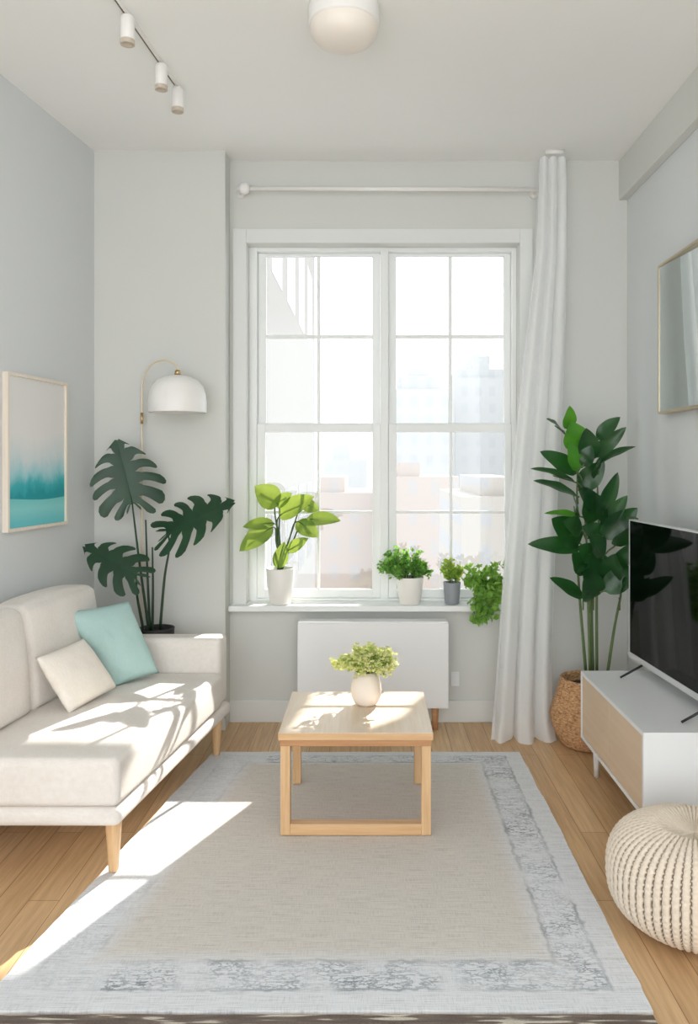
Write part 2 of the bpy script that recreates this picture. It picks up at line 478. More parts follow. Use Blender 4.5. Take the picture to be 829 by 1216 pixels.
# casing and sill
bm = bmesh.new()
for a in ((-.785, OX0, OZ0, 2.812), (OX1, .925, OZ0, 2.812), (OX0, OX1, OZ1, 2.812)):
    box(bm, a[0], a[1], YB - .014, YB, a[2], a[3])
obj('trim_2', bm, M['trim_soft'], kind='structure', bevel=.003)
obj('trim_3', bx(-.80, .94, 4.495, YB + .12, .640, .673), M['trim'], kind='structure', bevel=.005)  # sill board
obj('baseboard_back', bx(-.803, XR, YB - .016, YB, 0, .125), M['trim_soft'], kind='structure', bevel=.004)
obj('baseboard_right', bx(XR - .014, XR, Y0, YB - .016, 0, .125), M['trim_soft'], kind='structure', bevel=.004)
# window: two double-hung sashes
win = bpy.data.objects.new('window_1', None); C.objects.link(win); win['kind'] = 'structure'; win['_o'] = (.07, 4.66, .673); win.location = (.07, 4.66, .673)
FY = 4.655
bm = bmesh.new()
box(bm, OX0, OX0 + .045, FY, FY + .09, .673, OZ1); box(bm, OX1 - .028, OX1, FY, FY + .09, .673, OZ1)
box(bm, OX0 + .045, OX1 - .028, FY, FY + .09, OZ1 - .022, OZ1); box(bm, OX0 + .045, OX1 - .028, FY, FY + .09, .673, .690)
box(bm, .058, .104, FY - .01, FY + .09, .690, OZ1 - .022)
obj('frame', bm, M['trim'], win, bevel=.003)
for gx0, gx1, mx in ((-.613, .010, -.304), (.152, .785, .471)):
    ex0 = OX0 + .046 if gx0 < 0 else .105
    ex1 = .057 if gx0 < 0 else OX1 - .029
    for nm, gz0, gz1, ez0, ez1, mz, dy in (('upper_sash', 1.711, 2.692, 1.690, OZ1 - .023, 2.221, .045), ('lower_sash', .740, 1.657, .691, 1.705, 1.19, .008)):
        y0, y1 = FY + dy, FY + dy + .035
        bm = bmesh.new()
        box(bm, ex0, gx0, y0, y1, ez0, ez1); box(bm, gx1, ex1, y0, y1, ez0, ez1)
        box(bm, gx0, gx1, y0, y1, ez0, gz0); box(bm, gx0, gx1, y0, y1, gz1, ez1)
        sash = obj(nm, bm, M['trim'], win, bevel=.002)
        bm = bmesh.new()
        w = .010 if nm == 'upper_sash' else .008
        box(bm, mx - w, mx + w, y0 + .008, y1 - .008, gz0, gz1)
        box(bm, gx0, mx - w, y0 + .008, y1 - .008, mz - w, mz + w); box(bm, mx + w, gx1, y0 + .008, y1 - .008, mz - w, mz + w)
        obj('muntin', bm, M['trim'], sash)
        obj('pane', bx(gx0, gx1, y1 - .012, y1 - .009, gz0, gz1), M['glass'], sash)

# ================================================================ OUTSIDE
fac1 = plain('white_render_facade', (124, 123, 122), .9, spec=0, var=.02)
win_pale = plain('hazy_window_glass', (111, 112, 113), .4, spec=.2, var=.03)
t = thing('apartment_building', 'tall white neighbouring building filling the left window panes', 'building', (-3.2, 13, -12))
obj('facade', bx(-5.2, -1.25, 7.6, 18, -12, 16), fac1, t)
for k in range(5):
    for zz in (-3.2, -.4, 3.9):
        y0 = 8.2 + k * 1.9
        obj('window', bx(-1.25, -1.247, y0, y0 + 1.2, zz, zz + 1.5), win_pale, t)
def tower(name, label, x0, x1, ytop, d, mat, steps, group=None):
    t = thing(name, label, 'building', (((x0 + x1) / 2 - 440) * d / F, d + 4, -14), group)
    X0, X1 = (x0 - 440) * d / F, (x1 - 440) * d / F; Z = EYE + (550 - ytop) * d / F
    obj('facade', bx(X0, X1, d, d + 8, -14, Z), mat, t)
    for i, (a, b, h) in enumerate(steps):
        obj('rooftop', bx(X0 + (X1 - X0) * a, X0 + (X1 - X0) * b, d + .5 + i * .4, d + 7 - i * .4, Z, Z + h), mat, t); Z += h
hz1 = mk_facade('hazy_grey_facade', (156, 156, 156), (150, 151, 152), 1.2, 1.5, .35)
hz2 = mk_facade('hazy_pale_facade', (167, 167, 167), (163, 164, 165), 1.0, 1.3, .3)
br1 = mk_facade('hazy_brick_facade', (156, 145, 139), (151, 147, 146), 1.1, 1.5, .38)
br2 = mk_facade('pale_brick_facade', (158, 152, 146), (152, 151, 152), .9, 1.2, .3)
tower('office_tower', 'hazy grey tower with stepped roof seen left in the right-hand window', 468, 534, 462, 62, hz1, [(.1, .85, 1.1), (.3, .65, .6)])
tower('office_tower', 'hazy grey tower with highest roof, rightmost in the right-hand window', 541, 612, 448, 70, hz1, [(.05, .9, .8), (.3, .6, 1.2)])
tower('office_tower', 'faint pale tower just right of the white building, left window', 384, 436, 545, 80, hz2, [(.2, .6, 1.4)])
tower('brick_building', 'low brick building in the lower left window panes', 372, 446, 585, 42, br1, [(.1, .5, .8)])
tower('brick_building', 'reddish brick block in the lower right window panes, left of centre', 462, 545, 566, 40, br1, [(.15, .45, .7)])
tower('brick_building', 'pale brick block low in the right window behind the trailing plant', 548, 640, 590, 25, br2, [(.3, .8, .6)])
obj('ground', bx(-120, 120, 5.2, 160, -14.4, -14), plain('pale_street', (155, 155, 155), .95, spec=0), kind='structure')
# unseen slab added outside, its edge notched to shape the sun patch indoors
zb = 3.8
bm = bmesh.new()
edge = [(-2.2, 1.47), (.055, 1.46), (.075, .98), (.16, 1.04), (.285, 1.325), (.58, 1.32), (.69, 1.17), (.66, 1.04), (.63, .95), (2.2, .95)]
SX = .66
pts = [(X + SX * (zb - z), 4.6 + 1.57 * (zb - z)) for X, z in edge]
pts = [(pts[0][0], 4.80)] + pts + [(pts[-1][0], 4.80)]
lo = [bm.verts.new((x, y, zb)) for x, y in pts]; hi = [bm.verts.new((x, y, zb + .18)) for x, y in pts]
bm.faces.new(lo); bm.faces.new(hi)
for i in range(len(pts)): bm.faces.new((lo[i], lo[(i + 1) % len(pts)], hi[(i + 1) % len(pts)], hi[i]))
obj('sun_blocker_slab', bm, fac1, kind='structure')
obj('sun_blocker_beam', bx(.12 + SX * 2.65, 9, 4.6 + 1.57 * 2.62, 4.6 + 1.57 * 3.0, 3.58, 3.62), fac1, kind='structure')  # unseen beam added to stop low sun through the right sash

# ================================================================ SOFA
SO = V((-.882, 2.804, 0)); U = V((.130, .9915, 0))
def S(p): return SO + V((1, 0, 0)) * p[0] + U * p[1] + V((0, 0, p[2]))
sofa = thing('sofa', 'oatmeal linen sofa with one arm and tapered oak legs, left wall', 'sofa', tuple(S((-.42, .66, 0))))
obj('base', rbox((-.415, .657, .229), (.415, .657, .034), .03, 14, S), M['sofa'], sofa, True)
obj('seat_cushion', rbox((-.408, .595, .350), (.402, .592, .085), .026, 16, S, (0.010, .004, .010)), M['sofa'], sofa, True)
obj('arm', rbox((-.425, 1.262, .43), (.400, .064, .172), .028, 14, S), M['sofa'], sofa, True)
obj('back_frame', rbox((-.806, .60, .46), (.022, .59, .22), .018, 10, S), M['sofa'], sofa, True)
def lean(p):
    q = p.copy(); q.x -= max(0, p.z - .43) * .10; return S(q)
def crown(b0, b1):
    def f(p):
        q = p.copy(); tt = (p.z - .44) / .44
        q.x -= max(0, p.z - .43) * .10
        m = (p.y - (b0 + b1) / 2) / ((b1 - b0) / 2)
        q.z -= .012 * max(0, tt) * abs(m) ** 3
        return S(q)
    return f
for b0, b1 in ((.015, .525), (.535, 1.165)):
    obj('back_cushion', rbox((-.665, (b0 + b1) / 2, .660), (.080, (b1 - b0) / 2, .225), .035, 16, crown(b0, b1), (.040, .004, .012)), M['sofa'], sofa, True)
for a, b in ((-.05, .07), (-.05, 1.22), (-.76, .07), (-.76, 1.22)):
    bm = bmesh.new(); c = S((a, b, 0))
    fz = .0125 if a > -.1 else 0
    lathe(bm, c, [(0, fz), (.0155, fz), (.018, fz + .006), (.029, .19), (.029, .197), (0, .197)], 20)
    obj('leg', bm, M['oak_z'], sofa, True)

def pillow(name, mat, cor, thick, label, n=28, pinch=.035):
    """cor: bottom left, bottom right, top right, top left as seen from the front"""
    bl, br, tr, tl = [V(c) for c in cor]
    nrm = ((br - bl).cross(tl - bl)).normalized()
    bm = bmesh.new()
    def sh(u, v, s):
        u2, v2 = 2 * u - 1, 2 * v - 1
        # edges draw in between the corners
        uu = u2 * (1 - pinch * (1 - v2 * v2)); vv = v2 * (1 - pinch * (1 - u2 * u2))
        p = (bl * (1 - uu) + br * (1 + uu)) * .25 * (1 - vv) + (tl * (1 - uu) + tr * (1 + uu)) * .25 * (1 + vv)
        t = (max(0, 1 - u2 * u2) * max(0, 1 - v2 * v2)) ** .42 * thick / 2
        wr = .05 * thick * noise.noise(V((u * 5, v * 5, s * 3)) ) * min(1, t / thick * 3)
        return p + nrm * (s * t + wr)
    for s in (-1, 1): grid(bm, lambda u, v: sh(u, v, s), n, n)
    bmesh.ops.remove_doubles(bm, verts=bm.verts, dist=.0004)
    o = obj(name, bm, mat, smooth=True, loc=tuple((bl + br) / 2))
    tag(o, label, 'cushion'); return o
pillow('throw_pillow', M['teal'], (P(134, 817, 3.70), P(189, 799, 3.86), P(153, 714, 3.90), P(75, 727, 3.66)), .13,
       'pale teal square throw pillow leaning in the corner of the sofa')
pillow('throw_pillow', M['pillow'], (P(82, 848, 3.30), P(139, 816, 3.60), P(99, 758, 3.56), P(42, 781, 3.30)), .10,
       'small cream throw pillow on the sofa in front of the teal one')

# ================================================================ COFFEE TABLE
TX0, TX1, TY0, TY1 = -.362, .246, 3.13, 3.70
RZ = .014
tb = thing('coffee_table', 'light oak coffee table with sled frame on the rug', 'table', (-.058, 3.41, RZ))
obj('tabletop', bx(TX0, TX1, TY0, TY1, .390, .420), M['top'], tb, bevel=.003)
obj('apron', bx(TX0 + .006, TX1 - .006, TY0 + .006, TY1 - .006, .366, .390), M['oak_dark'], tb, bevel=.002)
for x in (TX0 + .008, TX1 - .046):
    obj('leg', bx(x, x + .038, TY0 + .012, TY0 + .055, RZ, .366), M['oak_z'], tb, bevel=.002)
    obj('leg', bx(x, x + .036, TY1 - .055, TY1 - .012, RZ, .366), M['oak_z'], tb, bevel=.002)
obj('stretcher', bx(TX0 + .046, TX1 - .046, TY0 + .012, TY0 + .055, RZ, RZ + .044), M['oak_x'], tb, bevel=.002)
# flower vase
vc = V((-.019, 3.50, .420))
vs = thing('flower_vase', 'egg-shaped cream vase of small pale blossoms on the coffee table', 'vase', tuple(vc))
bm = bmesh.new()
lathe(bm, vc, [(0, .001), (.040, .001), (.052, .012), (.065, .04), (.068, .065), (.064, .095), (.053, .13), (.047, .146), (.043, .146), (.048, .128), (.056, .10), (0, .09)], 40)
obj('vase', bm, M['vase'], vs, True)
rnd = random.Random(3)
bs, bf, bb = bmesh.new(), bmesh.new(), bmesh.new()
for k in range(46):
    th = rnd.uniform(0, 2 * math.pi); ph = math.acos(rnd.uniform(.02, 1)); rr = rnd.uniform(.8, 1)
    tip = vc + V((.135 * math.sin(ph) * math.cos(th) * rr, .115 * math.sin(ph) * math.sin(th) * rr, .152 + .095 * math.cos(ph) * rr + .012 * rnd.random()))
    st = vc + V((.025 * math.cos(th), .025 * math.sin(th), .13))
    mid = st.lerp(tip, .55) + V((0, 0, .02))
    cv = curve([st, mid, tip], 4); tube(bs, cv, .0014, 5)
    for p in cv[3:]:
        for q in range(3):
            sprig(bf, p + V([rnd.gauss(0, .006) for _ in range(3)]), (tip - st) + V([rnd.gauss(0, .1) for _ in range(3)]), rnd.uniform(.016, .03), .014)
    for q in range(13):
        c = tip + V([rnd.gauss(0, .0125) for _ in range(3)])
        for w in range(5):
            a = w * 1.2566; sprig(bb, c, (math.cos(a), math.sin(a), .5 + rnd.uniform(-.2, .4)), .015, .013)
obj('stems', bs, M['stem'], vs); obj('foliage', bf, M['herb_light'], vs); obj('blossoms', bb, M['blossom'], vs)

# ================================================================ RUGS
def rug_edge(t, s): return .006 * noise.noise(V((t * 9, s * 7.3, 1))) + .003 * noise.noise(V((t * 40, s * 3, 2)))
bm = bmesh.new()
def rf(zz):
    def f(u, v):
        y = 2.14 + v * 1.92
        x0 = RUG_L(y) + rug_edge(v, 1); x1 = .757 + rug_edge(v, 2)
        y += (rug_edge(u * .8, 3) if v in (0, 1) else 0)
        return V((x0 + (x1 - x0) * u, y, zz + .0012 * noise.noise(V((u * 9, v * 12, 0)))))
    return f
g1 = grid(bm, rf(.011), 60, 70)
g0 = grid(bm, rf(.001), 60, 70)
for i in range(60):
    for j in (0, 70): bm.faces.new((g1[i][j], g1[i + 1][j], g0[i + 1][j], g0[i][j]))
for j in range(70):
    for i in (0, 60): bm.faces.new((g1[i][j], g1[i][j + 1], g0[i][j + 1], g0[i][j]))
tag(obj('area_rug', bm, M['rug']), 'large pale woven rug with blue-grey sketched border under the coffee table', 'rug')
tag(obj('striped_rug', bx(-1.12, .752, 1.3, 2.128, .001, .011), M['rug2'], bevel=.003), 'brown and cream patterned rug strip at the bottom edge', 'rug')

# ================================================================ LOW CABINET UNDER THE WINDOW
cb = thing('low_cabinet', 'plain white flat-fronted panel cabinet on wooden legs below the window', 'cabinet', (.014, 4.44, 0))
obj('body', bx(-.401, .429, 4.385, 4.485, .13, .598), M['white'], cb, bevel=.004)
obj('top_panel', bx(-.397, .425, 4.388, 4.485, .598, .606), M['white'], cb, bevel=.002)
for x in (-.33, .358):
    bm = bmesh.new(); tube(bm, [(x, 4.43, 0), (x, 4.43, .131)], [.015, .021], 14); obj('leg', bm, M['oak_dark'], cb, True)
ol = thing('wall_outlet', 'white power outlet on the wall right of the low cabinet', 'outlet', (.482, YB, .2))
plate = obj('plate', bx(.458, .506, YB - .006, YB, .205, .285), M['trim'], ol, bevel=.002)
obj('socket', bx(.470, .494, YB - .009, YB - .006, .222, .268), M['white'], plate, bevel=.001)

# ================================================================ SILL PLANTS
def pot(parent, c, r0, r1, h, mat, lip=.006):
    bm = bmesh.new()
    lathe(bm, c, [(0, .0), (r0 - .004, 0), (r0, .004), (r0 * .45 + r1 * .55, h * .5), (r1, h - .004), (r1 - .001, h), (r1 - lip, h), (r1 - lip - .003, h - .02), (0, h - .021)], 36)
    o = obj('pot', bm, mat, parent, True)
    bm = bmesh.new(); lathe(bm, c, [(r1 - lip - .004, h - .018), (r1 * .5, h - .014), (0, h - .012)], 24)
    obj('soil', bm, M['soil'], parent, True); return o
SZ = .673
c = V((-.514, 4.57, SZ)); t = thing('potted_plant', 'lime green big-leaved plant in white pot, left end of the windowsill', 'plant', tuple(c), 'plants on the windowsill')
pot(t, c, .062, .083, .205, M['ceramic'])
Z4 = lambda x, y, d=4.56: P(270 + x / 1.974, 480 + y / 1.974, d)
bl_, st_ = bmesh.new(), bmesh.new()
root = c + V((0, 0, .19))
for i, (b, tp, w, dd, d2, nr) in enumerate([
    ((120, 238), (64, 192), 62, 4.55, 4.50, (.3, -1, .35)), ((112, 240), (152, 208), 34, 4.56, 4.54, (0, -1, .6)),
    ((120, 265), (204, 216), 54, 4.55, 4.47, (.2, -1, .7)), ((182, 272), (266, 274), 46, 4.54, 4.46, (0, -.8, .8)),
    ((112, 280), (36, 288), 38, 4.56, 4.52, (0, -.8, .8)), ((108, 288), (28, 345), 50, 4.52, 4.46, (-.3, -1, .4)),
    ((162, 275), (213, 312), 44, 4.50, 4.44, (.3, -1, .3)), ((118, 385), (134, 322), 36, 4.54, 4.50, (.2, -1, .2)),
    ((140, 345), (190, 314), 30, 4.52, 4.47, (.2, -1, .5)), ((175, 235), (215, 248), 34, 4.60, 4.60, (.1, -1, .5))]):
    B, T = Z4(*b, dd), Z4(*tp, d2)
    blade(bl_, B, T, w / 1.974 * dd / F, nr, .22, .14)
    tube(st_, curve([root + V((.012 * math.cos(i * 2.4), .012 * math.sin(i * 2.4), 0)), root.lerp(B, .55) + V((0, -.01, .02)), B, B.lerp(T, .7)], 6), [.0045] * 12 + [.003] * 7, 7)
obj('foliage', bl_, M['lime'], t, True); obj('stems', st_, M['stem'], t, True)

def bushy(t, c, top, rad, hgt, nst, nleaf, L, w, mat, smat, seed, zmin=.15, drop=0):
    rnd = random.Random(seed); bs, bf = bmesh.new(), bmesh.new()
    for k in range(nst):
        th = rnd.uniform(0, 2 * math.pi); q = rnd.random() ** .5
        tip = V(top) + V((rad[0] * q * math.cos(th), rad[1] * q * math.sin(th), hgt * (zmin + (1 - zmin) * rnd.random()) * (1 - .45 * q * q)))
        b = V(top) + V((rad[0] * .25 * math.cos(th), rad[1] * .25 * math.sin(th), -.015))
        cv = curve([b, b.lerp(tip, .5) + V((0, 0, hgt * .15)), tip], 5)
        tube(bs, cv, .0012, 5)
        for p in cv[3:]:
            for s in range(nleaf):
                d = (tip - b).normalized() * .6 + V([rnd.gauss(0, .6) for _ in range(3)])
                sprig(bf, p + V([rnd.gauss(0, .007) for _ in range(3)]), d, L * rnd.uniform(.7, 1.2), w * rnd.uniform(.8, 1.2))
    obj('foliage', bf, mat, t); obj('stems', bs, smat, t)
c = V((.226, 4.57, SZ)); t = thing('potted_plant', 'bushy small-leaved herb in white pot, middle of the windowsill', 'plant', tuple(c), 'plants on the windowsill')
pot(t, c, .060, .080, .155, M['ceramic'])
bushy(t, c, c + V((-.03, 0, .145)), (.15, .10), .195, 60, 3, .026, .018, M['herb'], M['stem'], 11)
c = V((.466, 4.57, SZ)); t = thing('potted_plant', 'tiny plant with pale leaves in small grey pot on the windowsill', 'plant', tuple(c), 'plants on the windowsill')
pot(t, c, .040, .050, .125, M['grey_pot'], .004)
bushy(t, c, c + V((0, 0, .115)), (.06, .05), .155, 22, 2, .03, .02, M['herb_light'], M['stem_pale'], 12, .5)
c = V((.66, 4.555, SZ)); t = thing('trailing_plant', 'leafy trailing plant spilling over the windowsill beside the curtain', 'plant', tuple(c), 'plants on the windowsill')
pot(t, c, .042, .05, .085, M['ceramic'], .004)
rnd = random.Random(5); bs, bf = bmesh.new(), bmesh.new()
for k in range(27):
    th = rnd.uniform(math.pi * .9, math.pi * 2.1); s = rnd.random()
    b = c + V((0, 0, .085)); up = b + V((.055 * math.cos(th), .045 * math.sin(th), .03 + .12 * rnd.random() * (1 - s)))
    out = up + V((.05 * math.cos(th), -.03 - .03 * rnd.random(), -.02))
    pts = [b, up, out]
    if s > .35: pts += [V((c.x - .02 + rnd.gauss(0, .04), 4.475 - .02 * rnd.random(), SZ + .05)), V((c.x - .02 + rnd.gauss(0, .038), 4.470 - .02 * rnd.random(), SZ - .08 * s))]
    else: pts += [out + V((.02 * math.cos(th), -.01, .03))]
    cv = curve(pts, 5); tube(bs, cv, .0013, 5)
    for p in cv[3:]:
        for q in range(1 + (rnd.random() < .25)):
            sprig(bf, p + V((rnd.gauss(0, .008), -abs(rnd.gauss(0, .008)), rnd.gauss(0, .008))), (rnd.gauss(0, .6), -.5, rnd.gauss(-.1, .6)), rnd.uniform(.034, .056), rnd.uniform(.026, .040))
obj('foliage', bf, M['ivy'], t); obj('stems', bs, M['stem'], t)

# ================================================================ MONSTERA AND LAMP
c = V((-1.127, 4.215, 0)); t = thing('monstera_plant', 'dark split-leaf monstera in black pot behind the sofa', 'plant', tuple(c))
bm = bmesh.new(); lathe(bm, c, [(0, 0), (.075, 0), (.078, .005), (.092, .60), (.094, .61), (.086, .61), (.082, .585), (0, .58)], 36); obj('pot', bm, M['dark_pot'], t, True)
bm = bmesh.new(); lathe(bm, c, [(.081, .588), (.04, .592), (0, .594)], 24); obj('soil', bm, M['soil'], t, True)
Q = lambda x, y, d: P(x / 2.763, 400 + y / 2.763, d)
for sd, a, tp, w, nr, n in ((1, Q(434, 545, 4.20), Q(384, 338, 4.17), .39, (.25, -1, .30), 7),
                            (2, Q(548, 640, 4.14), Q(758, 528, 4.10), .37, (.10, -.75, .85), 7),
                            (3, Q(446, 785, 4.12), Q(274, 676, 4.14), .26, (-.10, -.8, .75), 6)):
    lf = obj('leaf', monstera_leaf(a, tp, w, nr, n, seed=sd), M['monstera'], t, True)
bm = bmesh.new()
for pts in ((Q(434, 547, 4.203), Q(455, 720, 4.22), Q(488, 960, 4.22)), (Q(550, 641, 4.143), Q(556, 690, 4.16), Q(540, 790, 4.20), Q(525, 960, 4.22)),
            (Q(447, 786, 4.123), Q(450, 850, 4.18), Q(470, 960, 4.21)), (Q(478, 600, 4.25), Q(484, 780, 4.23), Q(492, 965, 4.23)), (Q(500, 690, 4.26), Q(502, 820, 4.24), Q(500, 965, 4.23))):
    tube(bm, curve(pts, 8), [.004 + .004 * i / (8 * len(pts) - 8) for i in range(8 * len(pts) - 7)], 9)
obj('stems', bm, M['stem_dark'], t, True)

lp = thing('floor_lamp', 'arched brass floor lamp with white dome shade behind the sofa', 'lamp', (-1.246, 4.36, 0))
X0 = -1.246
bm = bmesh.new(); lathe(bm, (X0, 4.36, 0), [(0, 0), (.05, 0), (.05, .018), (.045, .024), (0, .024)], 32); obj('base', bm, M['pale_brass'], lp, True)
Lp = lambda x, y, d: P(x, y, d)
arc = [Lp(168.5, 475, 4.36), Lp(170, 452, 4.345), Lp(179, 434, 4.315), Lp(194, 427.5, 4.28), Lp(207, 432, 4.255), Lp(211.5, 439, 4.25), Lp(211.5, 444, 4.25)]
bm = bmesh.new(); tube(bm, [V((X0, 4.36, .02)), V((X0, 4.36, 1.2))] + curve(arc, 8), .0055, 10); obj('pole', bm, M['pale_brass'], lp, True)
bm = bmesh.new(); tube(bm, [(X0, 4.36, 1.69), (X0, 4.36, 1.75)], .0085, 12); obj('pole_joint', bm, M['brass'], lp, True)
sc_ = Lp(211, 490, 4.25); rs = .152
prof = [(rs, 0), (rs, .06), (rs * .97, .10), (rs * .88, .14), (rs * .70, .172), (rs * .45, .190), (rs * .2, .198), (.01, .2), (.01, .196), (rs * .43, .186), (rs * .68, .168), (rs * .86, .136), (rs * .95, .098), (rs * .975, .06), (rs * .975, .0), (rs, 0)]
bm = bmesh.new(); lathe(bm, sc_, prof, 48); shade = obj('lamp_shade', bm, M['white_metal'], lp, True)
bm = bmesh.new(); lathe(bm, sc_, [(0, .226), (.012, .226), (.015, .218), (.018, .2), (0, .199)], 20); obj('socket_cap', bm, M['brass'], shade, True)
bm = bmesh.new(); lathe(bm, sc_, [(0, .19), (.016, .188), (.018, .12), (.03, .09), (.03, .06), (.018, .04), (0, .036)], 20); obj('bulb', bm, M['opal'], shade, True)

# ================================================================ PICTURE ON THE LEFT WALL
ya, yb = 3.555, 4.078
pc = thing('framed_picture', 'abstract teal and white sea painting in a pale wooden frame', 'picture', (WL(yb), yb, 1.167))
pn = V((.9915, -.130, 0))            # out of the wall
pu = V((-.130, -.9915, 0))           # along the wall, towards the viewer
W_ = (yb - ya) / .9915
def PW(p): return V((WL(yb), yb, 1.167)) + pu * p.x + pn * p.y + V((0, 0, p.z))
bm = bmesh.new(); fw = .014; hh = .717
box(bm, 0, fw, .002, .03, 0, hh, PW); box(bm, W_ - fw, W_, .002, .03, 0, hh, PW); box(bm, fw, W_ - fw, .002, .03, 0, fw, PW); box(bm, fw, W_ - fw, .002, .03, hh - fw, hh, PW)
obj('frame', bm, M['frame_wood'], pc)
bm = bmesh.new(); box(bm, fw, W_ - fw, .006, .018, fw, hh - fw, PW); obj('canvas', bm, M['art'], pc)

# ================================================================ MIRROR ON THE RIGHT WALL
mr = thing('wall_mirror', 'rectangular mirror in thin champagne frame on the right wall', 'mirror', (XR, 3.5, 1.718))
bm = bmesh.new(); z0, z1, y0, y1 = 1.718, 2.452, 3.20, 3.957; fw = .012; dp = .044
box(bm, XR - dp, XR - .001, y1 - fw, y1, z0, z1); box(bm, XR - dp, XR - .001, y0, y0 + fw, z0, z1)
box(bm, XR - dp, XR - .001, y0 + fw, y1 - fw, z0, z0 + fw); box(bm, XR - dp, XR - .001, y0 + fw, y1 - fw, z1 - fw, z1)
obj('frame', bm, M['champagne'], mr)
# the glass sits a touch askew in its deep frame
bm = bmesh.new(); box(bm, XR - .006, XR - .003, y0 + fw, y1 - fw, z0 + fw, z1 - fw, lambda v: V((v.x - .036 * (v.y - y0) / (y1 - y0), v.y, v.z)))
obj('glass', bm, M['mirror'], mr)

# ================================================================ MEDIA CONSOLE AND TELEVISION
CX0, CX1, CY0, CY1, CZ0, CZ1 = 1.012, 1.446, 2.965, 3.85, .158, .477
cs = thing('media_console', 'white media console with two pale wood doors under the television', 'cabinet', (1.22, 3.4, 0))
bm = bmesh.new(); th = .016
box(bm, CX0, CX1, CY0, CY1, CZ1 - th, CZ1); box(bm, CX0, CX1, CY0, CY1, CZ0, CZ0 + th)
box(bm, CX0, CX1, CY0, CY0 + th, CZ0 + th, CZ1 - th); box(bm, CX0, CX1, CY1 - th, CY1, CZ0 + th, CZ1 - th)
box(bm, CX1 - .01, CX1, CY0 + th, CY1 - th, CZ0 + th, CZ1 - th)
obj('body', bm, M['white'], cs)
ym = 3.395
for a, b in ((CY0 + th + .002, ym - .0015), (ym + .0015, CY1 - th - .002)):
    obj('door', bx(CX0 + .003, CX0 + .02, a, b, CZ0 + th + .002, CZ1 - th - .002), M['door'], cs, bevel=.001)
for x in (CX0 + .05, CX1 - .05):
    for y in (CY0 + .09, CY1 - .09):
        bm = bmesh.new(); tube(bm, [(x, y, 0), (x, y, CZ0)], [.011, .017], 14); obj('leg', bm, M['white'], cs, True)

tv = thing('television', 'flat black television with thin silver frame on the media console', 'television', (1.27, 3.35, CZ1))
td = V((.055, -.9985, 0)); tn = V((-.9985, -.055, 0)); to = V((1.255, 3.865, .551))
def TV(p): return to + td * p.x + tn * p.y + V((0, 0, p.z))
Wt, Ht = 1.06, .652
bm = bmesh.new(); box(bm, 0, Wt, -.03, 0, 0, Ht, TV); obj('back_panel', bm, M['black'], tv, bevel=.004)
bm = bmesh.new(); e = .008
box(bm, -.002, e - .002, -.026, .006, -.002, Ht + .002, TV); box(bm, Wt - e + .002, Wt + .002, -.026, .006, -.002, Ht + .002, TV)
box(bm, e - .002, Wt - e + .002, -.026, .006, Ht - .004, Ht + .002, TV); box(bm, e - .002, Wt - e + .002, -.026, .007, -.010, .016, TV)
obj('bezel', bm, plain('silver_bezel', (214, 216, 218), .3, metal=.3), tv)
bm = bmesh.new(); box(bm, e - .002, Wt - e + .002, 0, .004, .016, Ht - .004, TV); obj('screen', bm, M['screen'], tv)
for s in (.16, .80):
    bm = bmesh.new()
    for yy, q in ((.105, -.03), (-.105, -.03)):
        tube(bm, [TV(V((s, -.010, -.004))), TV(V((s - .01, yy, CZ1 - .551 + .005)))], [.006, .005], 8)
    obj('leg', bm, M['black'], tv, True)

# ================================================================ POUF
pc_ = V((1.035, 2.555, 0))
bm = bmesh.new(); lay = None
NR = 60; nu, nv = 960, 190
vals = []
def pouf(u, v):
    th = 2 * math.pi * u; ph = math.pi * v          # v=0 bottom .. 1 top
    e = .62
    sx = math.sin(ph); cz = -math.cos(ph)
    r = .268 * abs(sx) ** e; z = .164 + .164 * math.copysign(abs(cz) ** .80, cz)
    top = max(0, cz)
    if cz > 0: z -= .03 * max(0, 1 - (r / .12) ** 2)
    # knit ribs and crossed stitches
    rib = abs(math.sin(NR / 2 * th)); rows = v * 30
    st = abs(math.sin(math.pi * (rows + (.5 if math.sin(NR / 2 * th) > 0 else 0))))
    amt = min(1, r / .09)
    groove = (1 - rib) ** 1.6
    h = amt * (.0070 * rib ** .6 * (.55 + .45 * st) - .006 * groove * (st > .35))
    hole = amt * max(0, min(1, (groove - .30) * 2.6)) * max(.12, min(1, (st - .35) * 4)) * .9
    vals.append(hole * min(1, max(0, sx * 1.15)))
    nrm = V((math.cos(th) * sx, math.sin(th) * sx, cz * .8))
    return pc_ + V((r * math.cos(th), r * math.sin(th), max(z, 0))) + nrm * h * (1 if z > .01 else 0)
grid(bm, pouf, nu, nv, wrap=True)
po = obj('knitted_pouf', bm, M['knit'], smooth=True, loc=tuple(pc_))
at = po.data.attributes.new('hole', 'FLOAT', 'POINT'); at.data.foreach_set('value', vals)
tag(po, 'round cream chunky knitted pouf on the floor by the media console', 'pouf')

